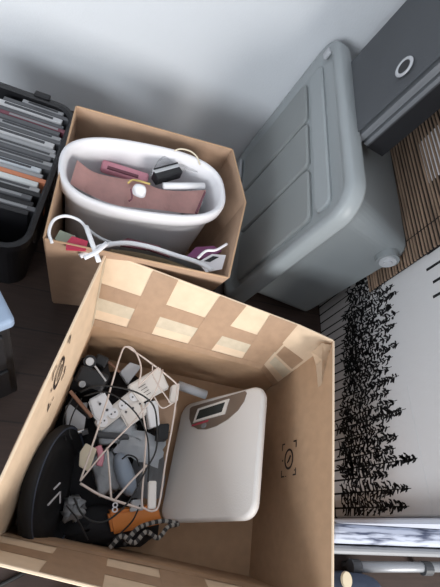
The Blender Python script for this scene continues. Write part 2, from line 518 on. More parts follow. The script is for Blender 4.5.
# pink tray with dark slot
tr = thing('pink_tray', 'bright pink plastic tray with a dark slot inside the foot bath', 'tray', at(125, 172, z=.31))
c = at(125, 173, z=.335); Rz = frame((1, -.02, 0), (0, 1, 0))
b = bmn(); add_box(b, c, (.13, .035, .02), Rz, .006); obj('tray_body', b, M['pinkp'], tr, smooth=True)
b = bmn(); add_box(b, at(123, 172, z=.346), (.085, .010, .004), Rz, .001); obj('slot', b, M['maroon'], tr)
# black and silver remote
rm = thing('massage_remote', 'black and silver slim box beside the pink tray inside the foot bath', 'remote', at(166, 172, z=.30))
Rr = frame(at(183, 166, z=.35) - at(150, 175, z=.35), (0, 1, 0))
b = bmn(); add_box(b, at(167, 175, z=.372), (.085, .026, .03), Rr, .003); obj('casing', b, M['black'], rm)
b = bmn(); add_box(b, at(166, 169, z=.382), (.083, .016, .012), Rr, .002); obj('silver_band', b, M['lgrey'], rm)
b = bmn(); add_box(b, at(166, 166, z=.389), (.081, .004, .004), Rr, .001); obj('dark_strip', b, M['black'], rm)
# clear bag draped behind
b = bmn()
P = [[at(150, 175, z=.37), at(158, 160, z=.385), at(170, 152, z=.392), at(188, 152, z=.395)],
     [at(152, 178, z=.36), at(162, 166, z=.372), at(175, 160, z=.378), at(192, 160, z=.385)],
     [at(155, 180, z=.35), at(168, 172, z=.362), at(182, 170, z=.368), at(198, 172, z=.375)]]
vs = [[b.verts.new(p) for p in r] for r in P]
for i in range(2):
    for j in range(3): b.faces.new((vs[i][j], vs[i][j + 1], vs[i + 1][j + 1], vs[i + 1][j]))
bmesh.ops.subdivide_edges(b, edges=b.edges[:], cuts=2, use_grid_fill=True)
for v in b.verts: v.co.z += R_.uniform(-.003, .003)
bmesh.ops.solidify(b, geom=b.faces[:], thickness=.0006)
tag(obj('plastic_bag', b, M['clear'], smooth=True), 'clear plastic bag behind the black and silver slim box in the foot bath', 'bag')
# white roll, yellow strip
b = bmn(); add_tube(b, path([(163, 186), (204, 186)], .372), .0095, seg=16)
tag(obj('white_tube', b, M['white'], smooth=True), 'white tube lying behind the pink foam pad in the foot bath', 'tube')
b = bmn(); add_tube(b, path([(128, 183, .385), (134, 180, .386), (150, 184, .382)], .38), .0028, smooth_n=5)
tag(obj('yellow_strip', b, M['yellow']), 'thin yellow strip on the pink foam pad', 'strip')
ph = thing('round_stopper', 'white rounded cap sticking through the pink foam pad', 'cap', at(138, 192, z=.37))
b = bmn()
R3 = frame((1, 0, .1), (0, .7, .7)); cc = at(139, 192, z=.384)
loft(b, [place(superell(.018, .020), cc, R3, -.008), place(superell(.018, .020), cc, R3, 0), place(superell(.014, .015), cc, R3, .006), place(superell(.006, .007), cc, R3, .009)])
obj('cap_body', b, M['white'], ph, smooth=True)
b = bmn(); add_tube(b, path([(131, 189, .392), (132, 198, .392), (129, 201, .392)], .39), .0022, smooth_n=4); obj('dark_hook', b, M['maroon'], ph)
# cable loop at the back rim
b = bmn(); add_tube(b, path([(172, 152, .40), (180, 149, .412), (190, 151, .415), (197, 157, .41), (200, 165, .40)], .41), .0022, smooth_n=6)
tag(obj('looped_string', b, M['card'], smooth=True), 'thin cream cord arching over the back rim of the foot bath', 'cord')

# things squeezed in front of the bath
def tubething(name, pts, z, r, m, label, cat, closed=False, seg=8, flat=1., n=8, group=None):
    b = bmn(); add_tube(b, path(pts, z), r, closed=closed, smooth_n=n, seg=seg, flat=flat)
    return tag(obj(name, b, m, smooth=True), label, cat, group)
tubething('cable_loop', [(52, 243), (49, 232), (54, 220), (66, 216), (80, 221), (88, 232), (92, 246), (97, 256)], .435, .0034, M['white'], 'white cable curled into a loop at the front left corner of the back box', 'cable')
tubething('flat_strap', [(80, 256), (100, 247), (125, 243), (150, 247), (175, 255), (197, 262), (212, 270)], .375, .0070, M['white'], 'white strap running along the front of the foot bath', 'strap', flat=.6)
tubething('grey_cable', [(84, 226), (100, 238), (120, 246)], .37, .004, M['lgrey'], 'pale grey cable passing under the white foot bath rim', 'cable')
hp = thing('clothes_hanger', 'white plastic crossed hanger leaning at the front left of the back box', 'hanger', at(92, 245, z=.42))
b = bmn(); add_tube(b, path([(86, 226, .44), (91, 240, .445), (99, 262, .445)], .44), .0055, seg=8, flat=.5, smooth_n=4); obj('arm', b, M['white'], hp, smooth=True)
b = bmn(); add_tube(b, path([(107, 243, .44), (96, 252, .447), (84, 258, .444)], .44), .0055, seg=8, flat=.5, smooth_n=4); obj('arm', b, M['white'], hp, smooth=True)
for i, (pts, m, lab) in enumerate([
    ([(110, 249), (135, 252), (165, 259), (190, 268), (205, 273)], 'card', 'cream edged paper sheet standing closest to the front of the back box'),
    ([(120, 246), (150, 251), (180, 258), (204, 268)], 'lgrey', 'grey edged sheet standing just behind the cream edged sheet'),
    ([(150, 247), (172, 254), (190, 260), (206, 266)], 'paper', 'white magazine with a curved open edge in front of the foot bath')]):
    zt = .335 - .004 * i
    cp = catmull(path(pts, zt), n=5)
    b = bmn(); lo = [p + V((0, .003 * i, -.11)) for p in cp]
    A = [b.verts.new(p) for p in cp]; B = [b.verts.new(p) for p in lo]
    for k in range(len(A) - 1): b.faces.new((A[k], A[k + 1], B[k + 1], B[k]))
    bmesh.ops.solidify(b, geom=b.faces[:], thickness=.0035)
    tag(obj('paper_sheet', b, M[m]), lab, 'paper')
def flatitem(name, pts, z, t, m, label, cat, group=None):
    b = bmn(); add_slab(b, path(pts, z), -t, n=(0, 0, 1))
    return tag(obj(name, b, m), label, cat, group)
flatitem('magazine', [(66, 243), (72, 236), (88, 241), (86, 250), (66, 249)], .400, .006, M['red'], 'crimson magazine corner between the white cables in the back box', 'magazine')
flatitem('booklet', [(55, 238), (60, 230), (76, 236), (70, 243), (58, 244)], .390, .006, M['ggreen'], 'sage green booklet inside the white cable loop', 'booklet')
flatitem('booklet', [(112, 244), (150, 250), (170, 257), (160, 246), (128, 238)], .335, .006, M['maroon'], 'dark maroon booklet under the white strap in the back box', 'booklet')
flatitem('booklet', [(186, 257), (196, 247), (214, 246), (222, 251), (208, 259)], .345, .008, M['purple'], 'dark purple booklet at the front right of the foot bath', 'booklet')
lf = thing('leaflet', 'white leaflet printed with dark bars at the right front of the back box', 'leaflet', at(212, 262, z=.40))
b = bmn(); add_slab(b, path([(198, 262), (212, 254), (226, 255), (222, 269), (206, 272)], .375), -.003, n=(0, 0, 1)); obj('sheet', b, M['paper'], lf)
b = bmn(); add_slab(b, path([(204, 261), (213, 256), (219, 257), (210, 262)], .3765), -.001, n=(0, 0, 1)); obj('dark_bar', b, M['black'], lf)
tubething('white_band', [(198, 258), (206, 251), (216, 250), (227, 244)], .39, .0035, M['paper'], 'white curled paper band above the purple booklet', 'band')

# ------------------------------------------------------------------ crate with disc cases
CZ = .25
cr = thing('storage_crate', 'black plastic crate of disc cases left of the back box', 'crate', (-.33, .89, 0))
Rc = frame((1, -.035, 0), (0, 1, 0))
cc = V((-.338, .862, 0))
def cring(w, h, z, r=.05): return place(rrect(w, h, r), cc + V((0, 0, z)), Rc)
b = bmn()
loft(b, [cring(.33, .50, .003), cring(.35, .52, .22, .055), cring(.375, .55, .225, .06), cring(.375, .55, .25, .06), cring(.355, .53, .252, .055), cring(.342, .517, .245, .05), cring(.325, .50, .012, .05)], cap0=True, cap1=True)
obj('crate_body', b, M['black'], cr, smooth=False)
for s in (-.08, .08):
    b = bmn(); add_box(b, cc + Rc @ V((s, .270, .257)), (.045, .02, .012), Rc, .003); obj('latch_lug', b, M['black'], cr)
caselist = ['mgrey', 'dgrey', 'lgrey', 'dgrey', 'maroon', 'dgrey', 'mgrey', 'dgrey', 'lgrey', 'mgrey', 'mgrey', 'dgrey', 'mgrey', 'dgrey', 'paleblue', 'mgrey', 'orangesp', 'palewhite', 'mgrey', 'black', 'dgrey', 'black', 'dgrey', 'black']
M['paleblue'] = mat('pale_blue_case', (.50, .54, .58), .4)
M['mgreyc'] = mat('grey_case', (.32, .325, .335), .35)
M['dgreyc'] = mat('dark_case', (.085, .087, .095), .35)
M['lgreyc'] = mat('light_case', (.50, .50, .51), .35)
M['palewhite'] = mat('pale_case', (.60, .62, .62), .4)
cn = {'mgrey': 'mid grey', 'dgrey': 'dark grey', 'lgrey': 'light grey', 'maroon': 'brownish', 'paleblue': 'pale blue-grey', 'orangesp': 'orange', 'palewhite': 'white', 'black': 'black'}
ordw = ['', 'first', 'second', 'third', 'fourth', 'fifth', 'sixth', 'seventh', 'eighth', 'ninth', 'tenth', 'eleventh', 'twelfth', 'thirteenth', 'fourteenth', 'fifteenth', 'sixteenth']
oi = caselist.index('orangesp')
y0 = 1.105
yy = y0
for i, k in enumerate(caselist):
    t = .0168 if k not in ('lgrey',) else .021
    xl = (0, .006, -.012, -.004, .01, -.008)[i % 6]
    L = .19 if i not in (0,) else .12
    x = -.26 + xl - (.0 if i < 14 else .012) + (.02 if i == 0 else 0)
    ct = V((x, yy - t / 2, .172 + (i % 3) * .002))
    if i == oi: lab = 'orange disc case in the row inside the black crate'
    else:
        dd = oi - i
        lab = '%s disc case in the black crate, %s %s the orange one' % (cn[k], ordw[abs(dd)], 'behind' if dd > 0 else 'in front of')
    cs = thing('disc_case', lab, 'disc case', (ct.x, ct.y, .07), 'disc cases in the black crate')
    Rt = Rc @ Matrix.Rotation(math.radians(-6), 3, 'X')
    b = bmn(); add_box(b, ct, (L, t - .0015, .135), Rt, .0012, 1); obj('case', b, M[k + 'c' if k in ('mgrey', 'dgrey', 'lgrey') else k], cs)
    if i % 2 == 0 and k != 'orangesp':
        b = bmn(); add_box(b, ct + Rt @ V((.0, 0, .0675)), (L * .72, t * .5, .001), Rt); obj('spine_label', b, M['dgrey' if k in ('lgrey', 'mgrey', 'paleblue', 'palewhite') else 'mgrey'], cs)
    yy -= t

# ------------------------------------------------------------------ grey storage bin with lid, on its side
bin_c = (V((.576, 1.388, .65)) + V((.538, .674, .65)) + V((.496, 1.378, .02)) + V((.460, .670, .02))) / 4
a_ax = V((.03, .70, 0)).normalized()
b_ax = V((.076, 0, .57)).normalized()
c_ax = a_ax.cross(b_ax).normalized()           # from lid towards the bottom of the bin (+x)
if c_ax.x < 0: c_ax = -c_ax
RB = Matrix((a_ax, b_ax, c_ax)).transposed()
W_, H_ = .716, .64
sbin = thing('storage_bin', 'large translucent grey lidded plastic bin stood on its side against the wall', 'storage bin', (bin_c.x + .15, bin_c.y, 0))
def bring(w, h, c, r, s=0): return place(rrect(w, h, r, 8), bin_c + b_ax * s, RB, c)
b = bmn()
loft(b, [bring(W_ - .06, H_ - .06, .004, .07), bring(W_ - .06, H_ - .06, .03, .07), bring(W_ - .10, H_ - .09, .032, .07), bring(W_ - .115, H_ - .155, .305, .045, -.040), bring(W_ - .135, H_ - .175, .318, .035, -.040)])
obj('bin_body', b, M['bin'], sbin, smooth=False)
b = bmn()
loft(b, [bring(W_ - .05, H_ - .05, .034, .07), bring(W_ - .004, H_ - .004, .034, .085), bring(W_, H_, .028, .085), bring(W_, H_, -.004, .085), bring(W_ - .012, H_ - .012, -.012, .08), bring(W_ - .05, H_ - .05, -.014, .07), bring(W_ - .075, H_ - .075, -.004, .06), bring(W_ - .09, H_ - .09, .0, .055)])
lid = obj('lid', b, M['binl'], sbin, smooth=True)
def lidpt(a, bb_, c): return bin_c + RB @ V((a, bb_, c))
# raised panels on the lid (three across its length, and a long strip)
for (a0, a1) in ((-.295, -.105), (-.095, .095), (.105, .295)):
    b = bmn(); w = a1 - a0
    cpt = lidpt((a0 + a1) / 2, -.035, 0)
    rr = rrect(w, .385, .02, 4)
    loft(b, [place(rr, cpt, RB, .002), place(rr, cpt, RB, -.008), place(rrect(w - .012, .373, .016, 4), cpt, RB, -.0125)])
    obj('raised_panel', b, M['binp'], lid)
b = bmn(); cpt = lidpt(0, .205, 0)
loft(b, [place(rrect(.585, .06, .02, 4), cpt, RB, .002), place(rrect(.585, .06, .02, 4), cpt, RB, -.006), place(rrect(.575, .05, .018, 4), cpt, RB, -.010)])
obj('raised_panel', b, M['binl'], lid)
# clips along the lower and short edges
for a, bb_ in ((.25, -.268), (-.10, -.268), (.30, .268)):
    b = bmn(); add_box(b, lidpt(a, bb_, -.012), (.12 if bb_ < 0 else .03, .03, .012), RB, .004); obj('clip', b, M['lgrey'], sbin, smooth=True)
b = bmn(); add_box(b, lidpt(-.35, -.12, .01), (.012, .08, .03), RB, .004); obj('clip', b, M['lgrey'], sbin, smooth=True)
# wheels at the foot of the bin
def disc(b, c, ax, r, h, seg=24, mi=0):
    ax = V(ax).normalized(); add_tube(b, [V(c) - ax * h / 2, V(c) + ax * h / 2], r, seg=seg, mi=mi)
for a in (-.325,):
    cwh = at(387, 257, y=.712)
    wh = bmn(); disc(wh, cwh, a_ax, .033, .030, 32); o = obj('wheel', wh, M['bin'], sbin, smooth=False)
    wh = bmn(); disc(wh, cwh - a_ax * .017, a_ax, .024, .006); disc(wh, cwh - a_ax * .021, a_ax, .012, .008); obj('hub', wh, M['lgrey'], o)
# moulded step on the top side and an embossed mark
b = bmn(); add_box(b, at(364, 192, z=.568), (.035, .008, .003), frame(at(365, 203, z=.565) - at(362, 182, z=.565), (0, 1, 0)), .001); obj('embossed_mark', b, M['lgrey'], sbin)

# ------------------------------------------------------------------ fabric folding boxes on the bin
A = V((.576, .925, .632)); Bp = V((.598, 1.245, .642)); up = (V((.055, .012, .30))).normalized()
hb = .40
def sheet(b, off, drop=0, t=.007, y_in=0):
    ex = V((1, 0, -.18)).normalized() * off
    p = [A + ex - up * drop + V((0, y_in, 0)), Bp + ex - up * drop, Bp + ex + up * hb, A + ex + up * hb + V((0, y_in, 0))]
    add_slab(b, p, t, n=V((1, 0, -.18)))
fs = thing('fabric_storage_box', 'dark grey fabric storage box with a ringed hole, folded flat on top of the bin', 'storage box', (A.x + .03, 1.07, .61))
b = bmn()
# gently bowed front panel
rows = []
for i in range(9):
    r_ = []
    for j in range(9):
        u, v = i / 8, j / 8
        p = A.lerp(Bp, u) + up * hb * v
        p = p + V((-1, 0, .2)) * (.008 * math.sin(math.pi * u) * math.sin(math.pi * v))
        r_.append(p)
    rows.append(r_)
vs = [[b.verts.new(p) for p in r_] for r_ in rows]
for i in range(8):
    for j in range(8): b.faces.new((vs[i][j], vs[i + 1][j], vs[i + 1][j + 1], vs[i][j + 1]))
bmesh.ops.solidify(b, geom=b.faces[:], thickness=-.010)
pn = obj('front_panel', b, M['fabric'], fs, smooth=False)
b = bmn(); sheet(b, .012, 0, .010); obj('side_panel', b, M['fabric'], fs)
b = bmn(); sheet(b, .024, .004, .010, .004); obj('side_panel', b, M['fabric'], fs)
# eyelet: solve on the panel plane
nP = (Bp - A).cross(up).normalized()
def onpanel(px, py):
    r = (at(px, py, z=.6) - CAMLOC).normalized(); return CAMLOC + r * ((A - CAMLOC).dot(nP) / r.dot(nP))
ec = onpanel(407, 69)
if nP.x > 0: nP = -nP
ec = ec + nP * .010
RE = frame(Bp - A, up)
b = bmn(); add_tube(b, place(superell(.023, .021, 2, 32), ec, RE), .0048, closed=True, seg=10, flat=.6); obj('eyelet_ring', b, M['lgrey'], pn, smooth=True)
b = bmn(); loft(b, [place(superell(.019, .017, 2, 32), ec, RE, -.001), place(superell(.019, .017, 2, 32), ec, RE, .001)]); obj('eyelet_hole', b, M['black'], pn)
fs2 = thing('fabric_storage_box', 'second folded dark grey fabric box, behind the one with the ringed hole', 'storage box', (A.x + .08, 1.07, .6))
b = bmn(); sheet(b, .040, 0, .012); obj('front_panel', b, M['fabric'], fs2)
b = bmn(); sheet(b, .054, .004, .008, .006); obj('side_panel', b, M['dgrey'], fs2)
b = bmn(); sheet(b, .066, .010, .060, .012)
tag(obj('black_folder', b, M['black_matt']), 'black bag wedged behind the grey folded fabric boxes', 'bag')

# ------------------------------------------------------------------ bamboo slat screen
SX = .848
sl = thing('bamboo_blind', 'brown bamboo slat blind hanging between the grey bin and the tree panel', 'blind', (SX, 1.0, .3))
b = bmn()
z = .305; k = 0
while z < .92:
    h = R_.uniform(.0050, .0066)
    x = SX + R_.uniform(-.0015, .0015)
    add_box(b, (x, 1.025, z + h / 2), (.004, .68, h), Matrix.Rotation(R_.uniform(-.002, .002), 3, 'X'))
    z += .0122; k += 1
slats = obj('slats', b, M['slat'], sl)
b = bmn(); add_box(b, (SX + .0045, 1.025, .615), (.003, .68, .61)); bk = obj('backing', b, M['slatdark'], sl)
b = bmn(); add_box(b, (SX + .0025, .97, .68), (.001, .16, .15)); obj('painted_sun_patch', b, M['paper'], bk)  # pale colour painted in behind the gaps for the sunlit patch on the slats
b = bmn()
b.free()
for y in (.76, 1.30):
    b = bmn(); add_box(b, (SX - .0035, y, .615), (.002, .002, .61)); obj('binding_string', b, M['slatdark'], sl)

# ------------------------------------------------------------------ tree print panel
PXX = .86; PY0, PY1 = .045, 1.02; PT = .98
tp = thing('printed_panel', 'pale upright fabric panel printed with black pine trees, right of the open box', 'panel', (PXX + .02, .5, 0))
b = bmn(); add_box(b, (PXX + .02, (PY0 + PY1) / 2, PT / 2), (.04, PY1 - PY0, PT), None, .006, 2)
cb = obj('cloth_cover', b, M['cloth'], tp)
b = bmn()
NX = PXX - .0006
def stroke(y0, z0, y1, z1, w0, w1=None):
    w1 = w0 if w1 is None else w1
    d = V((0, y1 - y0, z1 - z0)); L = d.length
    if L < 1e-5: return
    d /= L; p = V((0, -d.z, d.y))
    q = [V((NX, y0, z0)) + p * w0 / 2, V((NX, y1, z1)) + p * w1 / 2, V((NX, y1, z1)) - p * w1 / 2, V((NX, y0, z0)) - p * w0 / 2]
    for v in q:
        v.y = min(max(v.y, PY0 + .004), PY1 - .004)
    vs = [b.verts.new(v) for v in q]
    b.faces.new(vs)
trees = [(.066, .10, .385), (.103, .08, .40), (.138, .13, .33), (.165, .10, .435), (.192, .12, .37), (.222, .12, .385), (.250, .13, .36), (.278, .10, .425), (.305, .12, .40), (.335, .13, .385),
         (.365, .12, .42), (.395, .13, .40), (.422, .12, .41), (.450, .13, .44), (.478, .13, .42), (.505, .12, .445), (.535, .13, .46), (.562, .12, .445), (.592, .14, .47), (.618, .12, .46)]
R2 = random.Random(3)
KX = .86 / .8
def zmap(z): return 1.25 - (1.25 - z) * KX
trees = [(y * KX, max(.03, zmap(.09 + .20 * y) + (n - .12) * .6), zmap(t)) for y, n, t in trees]
trees += [(.70, .17, .40), (.735, .18, .38), (.77, .17, .36), (.80, .19, .37)]
for (ty, nz, tz) in trees:
    stroke(ty, .0, ty + R2.uniform(-.003, .003), tz, .0058, .0018)
    z = nz + R2.uniform(0, .03)
    hgt = tz - z
    while z < tz - .008:
        f = 1 - (z - nz) / (tz - nz)
        w = (.007 + .020 * f ** .8) * R2.uniform(.35, 1.45)
        if z < nz + .05: w *= .75
        for s in (-1, 1):
            if R2.random() < .10: continue
            k = R2.choice((1, 2))
            dz = -R2.uniform(.0, .013)
            zz0 = z + R2.uniform(-.004, .004)
            y0 = ty + (0 if R2.random() < .6 else s * w * .4)
            stroke(y0, zz0, ty + s * w, zz0 + dz, R2.uniform(.005, .0105), R2.uniform(.002, .006))
            if k == 2:
                q = ty + s * w * R2.uniform(.5, 1.)
                stroke(q, zz0 + dz, q + s * .004, zz0 + dz - R2.uniform(.006, .014), .0055, .0025)
        z += R2.uniform(.0045, .0085)
# second row of trees starts higher up: trunks only
for ty in (.33, .425, .455, .515, .56, .60, .645, .69):
    z0 = .530 + R2.uniform(-.012, .015)
    stroke(ty, z0, ty + R2.uniform(-.002, .002), .80, .0085, .004)
    z = z0 + .12
    while z < .9:
        for s in (-1, 1): stroke(ty, z, ty + s * R2.uniform(.01, .03), z - .01, .004, .002)
        z += .008
tr_ = obj('tree_print', b, M['stroke'], cb)
b = bmn(); add_tube(b, [V((PXX - .0004, .05, .39)), V((PXX - .0004, .22, .385)), V((PXX - .0004, .36, .38))], .0006, seg=5); obj('crease', b, M['cloth'], cb)

# pale blue patterned cloth folded over, beside the panel's front end
bl = thing('folded_blanket', 'pale blue-white blanket with dark streaks standing folded at the front of the printed panel', 'blanket', (.95, .0, 0))
b = bmn(); add_slab(b, [V((.79, .040, .02)), V((1.35, .040, .02)), V((1.35, .040, .62)), V((.79, .040, .62))], .012, n=(0, -1, 0))
bmesh.ops.bevel(b, geom=list(b.edges), offset=.003, segments=2, affect='EDGES')
obj('fold', b, M['cloth_blue'], bl)
b = bmn(); add_box(b, (1.03, .004, .06), (.52, .05, .11), None, .02, 3)
cf = obj('fold', b, M['streak'], bl)
b = bmn(); add_box(b, (1.03, -.036, .045), (.52, .022, .085), None, .008, 2); obj('hem', b, M['mgrey'], bl)

# metal tube frame, navy bag
fr = thing('metal_rack', 'grey metal tube rack frame lying on the floor in front of the blanket', 'rack', (1.0, -.075, 0))
b = bmn(); add_tube(b, [V((.87, -.078, .05)), V((1.30, -.072, .05))], .014, seg=14); obj('tube', b, M['tube'], fr, smooth=True)
for x in (.862, 1.12):
    b = bmn(); add_tube(b, [V((x, -.078, .05)), V((x + .03, -.078, .05))], .019, seg=14); j = obj('joint', b, M['dgrey'], fr, smooth=False)
    b = bmn(); add_tube(b, [V((x + .015, -.078, .04)), V((x + .015, -.078, .001))], .012, seg=12); obj('foot', b, M['dgrey'], fr)
ng = thing('navy_bag', 'navy blue cloth bag with a beige round patch in the lower right corner', 'bag', (.86, -.15, 0))
b = bmn()
cN = V((.845, -.155, 0))
loft(b, [[cN + V((x, y, z)) for x, y in superell(rx, ry, 2.6, 28)] for rx, ry, z in ((.10, .055, .002), (.112, .066, .03), (.11, .064, .07), (.09, .05, .095), (.05, .025, .105))])
bg = obj('bag_body', b, M['navy'], ng, smooth=True)
b = bmn(); cE = at(347, 580, z=.104)
loft(b, [[cE + V((x, y, -.006)) for x, y in superell(.016, .020, 2, 20)], [cE + V((x, y, .002)) for x, y in superell(.015, .019, 2, 20)]]); obj('round_patch', b, M['beige'], bg)

# ------------------------------------------------------------------ left: dark drawer unit on casters with blue cloth
cab_c = V((-.108, .285, 0))
ux = V((-.8, -.6, 0)).normalized(); uy = V((-.6, .8, 0)).normalized()
RC_ = Matrix((ux, uy, V((0, 0, 1)))).transposed()
cb_ = thing('drawer_unit', 'dark rolling unit at the left edge, topped with a light blue cloth', 'drawer unit', (-.25, .33, 0))
cm = cab_c + ux * .18 + uy * .055
b = bmn(); add_box(b, cm + V((0, 0, .29)), (.36, .11, .44), RC_, .006); obj('body', b, M['black'], cb_)
b = bmn(); add_box(b, cm - uy * .058 + V((0, 0, .40)), (.33, .008, .17), RC_, .003); obj('drawer', b, M['black'], cb_)
b = bmn(); add_box(b, cm - uy * .058 + V((0, 0, .20)), (.33, .008, .17), RC_, .003); obj('drawer', b, M['black'], cb_)
for s in (.03, .33):
    b = bmn(); c_ = cab_c + ux * s + uy * .05
    disc(b, c_ + V((0, 0, .028)), uy, .027, .02); add_box(b, c_ + V((0, 0, .06)), (.02, .026, .03), RC_, .002)
    obj('caster', b, M['rubber'], cb_)
b = bmn(); add_box(b, cm + V((0, 0, .527)), (.375, .125, .03), RC_, .008, 3)
tag(obj('folded_cloth', b, M['bluecloth'], smooth=True), 'light blue folded cloth lying on the dark rolling unit at the left edge', 'cloth')

# floor odds and ends at the bottom left
b = bmn(); add_tube(b, [at(-10, 590, z=.008), at(14, 578, z=.008), at(28, 571, z=.008), at(50, 566, z=.008)], .005, smooth_n=6)
tag(obj('floor_cable', b, M['rubber'], smooth=True), 'black cable on the floor at the bottom left, in front of the open box', 'cable')
b = bmn(); c_ = V((.12, -.20, 0))
loft(b, [[c_ + V((x, y, z)) for x, y in superell(rx, ry, 2.3, 24)] for rx, ry, z in ((.07, .05, .002), (.08, .055, .03), (.07, .045, .06), (.04, .025, .075))])
tag(obj('navy_pouch', b, M['navy'], smooth=True), 'dark navy pouch on the floor below the open box front', 'pouch')

# ------------------------------------------------------------------ contents of the front box
# bathroom scale
RS = Matrix.Rotation(.096, 3, 'Z') @ Matrix.Rotation(-1.07, 3, 'Y') @ Matrix.Rotation(-.288, 3, 'X')
sc_c = V((.386, .172, .168))
sw, sh = .30, .322
bs = thing('bathroom_scale', 'white square bathroom scale with a small display, leaning to the right in the open box', 'bathroom scale', (sc_c.x, sc_c.y, .01))
b = bmn()
def sring(w, h, z, r): return place(rrect(w, h, r, 6), sc_c, RS, z)
loft(b, [sring(sw - .03, sh - .03, -.030, .03), sring(sw - .006, sh - .006, -.022, .034), sring(sw, sh, -.012, .036), sring(sw - .003, sh - .003, -.004, .036), sring(sw - .014, sh - .014, 0, .032)])
plat = obj('platform', b, M['scale_top'], bs, smooth=False)
for p in plat.data.polygons: p.use_smooth = len(p.vertices) == 4
def sp(u, v, z): return sc_c + RS @ V((u * sw / 2, v * sh / 2, z))
b = bmn()
arc = [(-.70 + 1.28 * i / 14, .90) for i in range(15)]
pts = [(-.74, .86), (-.70, .89), (.60, .94), (.64, .90), (.60, .76), (.48, .62), (.28, .50), (.02, .42), (-.22, .40), (-.42, .43), (-.60, .52), (-.70, .66)]
add_slab(b, [sp(u, v, .0002) for u, v in pts], .0015, n=RS @ V((0, 0, 1))); obj('display_panel', b, M['taupe'], bs)
def spquad(b, q, z, t): add_slab(b, [sp(u, v, z) for u, v in q], t, n=RS @ V((0, 0, 1)))
b = bmn(); spquad(b, [(-.56, .56), (-.50, .81), (.26, .86), (.20, .60)], .0015, .0035); dp = obj('display_frame', b, M['cream'], bs)
b = bmn(); spquad(b, [(-.49, .60), (-.44, .77), (.18, .81), (.13, .64)], .0051, .0006); obj('display', b, M['lcd'], dp)
b = bmn(); spquad(b, [(-.60, .50), (-.59, .535), (-.18, .565), (-.19, .53)], .0018, .0006); obj('red_label', b, M['redlbl'], bs)
b = bmn(); loft(b, [place(superell(.010, .008, 2, 18), sp(-.28, .47, .001), RS, 0), place(superell(.009, .007, 2, 18), sp(-.28, .47, .001), RS, .002)]); obj('button', b, M['mgrey'], bs)
for u in (-.75, .75):
    for v in (-.8, .8):
        b = bmn(); disc(b, sp(u, v, -.036), RS @ V((0, 0, 1)), .014, .012); obj('foot', b, M['dgrey'], bs)
# support under the scale: packed carton, mostly hidden
b = bmn(); add_box(b, (.488, .19, .082), (.080, .17, .145), Matrix.Rotation(-.10, 3, 'Z'), .004)
tag(obj('small_carton', b, M['kraft_old']), 'small brown carton propping the right side of the bathroom scale', 'carton')
# grey bag lining under the wires
def lump(name, cx, cy, z0, rx, ry, h, m, label, cat, seed=0, rot=0, amp=.012):
    rr = random.Random(seed); b = bmn(); n = 26; rings = []
    for (s, hh) in ((.75, 0), (1, .25), (.95, .6), (.7, .9), (.35, 1.0)):
        rings.append([V((cx + x * s + rr.uniform(-amp, amp) * .5, cy + y * s + rr.uniform(-amp, amp) * .5, z0 + h * hh + rr.uniform(-amp, amp) * .5 * (hh > 0))) for x, y in superell(rx, ry, 2.6, n, rot)])
    loft(b, rings)
    return tag(obj(name, b, m, smooth=True), label, cat)
lump('black_cloth', .13, .20, .006, .135, .19, .07, M['black_matt'], 'black crumpled cloth at the bottom of the open box under the wires', 'cloth', 2)
lump('black_cloth', .165, -.005, .006, .135, .045, .085, M['black_matt'], 'black crumpled fabric between the black disc and the orange tool', 'cloth', 4)
lump('grey_rag', .078, .025, .085, .026, .026, .035, M['mgrey'], 'grey crumpled rag beside the lower edge of the black disc', 'rag', 5)

def quadbox(name, px, z, t, m, label=None, cat=None, parent=None, bevel=.002):
    """box whose top is the quad seen through px corners (heights z or list)"""
    zs = z if isinstance(z, (list, tuple)) else [z] * len(px)
    top = [at(p[0], p[1], z=q) for p, q in zip(px, zs)]
    b = bmn(); n = (top[1] - top[0]).cross(top[2] - top[0]).normalized()
    if n.z < 0: n = -n
    add_slab(b, top, -t, n=n)
    if bevel: bmesh.ops.bevel(b, geom=list(b.edges), offset=bevel, segments=2, affect='EDGES')
    o = obj(name, b, m, parent)
    if label: tag(o, label, cat)
    return o
def onz(px, py, z): return at(px, py, z=z)

# black disc (round sieve-like lid) leaning on the left wall
dk = thing('black_disc', 'large round black disc with white marks, leaning inside the left wall of the open box', 'disc', (.05, .09, .02))
dcen = V((.036, .066, .15))
dn = V((.92, -.05, .40)).normalized()
RD = frame(V((0, 1, .1)), dn.cross(V((0, 1, .1))))
zax = RD @ V((0, 0, 1))
if zax.dot(dn) < 0: RD = Matrix((RD @ V((1, 0, 0)), -(RD @ V((0, 1, 0))), dn)).transposed()
DR = .134
def dring(r, z, e=.86): return place([(r * math.cos(2 * math.pi * i / 56), r * math.sin(2 * math.pi * i / 56)) for i in range(56)], dcen, RD, z)
b = bmn()
loft(b, [dring(DR * .9, -.03), dring(DR, -.012), dring(DR, .0), dring(DR * .975, .005), dring(DR * .93, .002), dring(DR * .90, -.008), dring(DR * .78, -.012), dring(DR * .76, -.009), dring(DR * .5, -.008), dring(DR * .48, -.012), dring(DR * .2, -.012)])
ds = obj('dish', b, M['disc'], dk, smooth=True)
b = bmn(); add_tube(b, dring(DR * .955, .004), .0022, closed=True, seg=6); obj('rim_ring', b, M['navyrim'], dk, smooth=True)
def ondisc(px, py, off=-.006):
    r = (at(px, py, z=.1) - CAMLOC).normalized(); return CAMLOC + r * ((dcen + dn * off - CAMLOC).dot(dn) / r.dot(dn))
b = bmn()
for pts in (((48, 505), (60, 492), (60, 503)), ((54, 489), (60, 483))):
    add_tube(b, [ondisc(*p) for p in pts], .0021, seg=6)
obj('white_mark', b, M['paper'], ds)

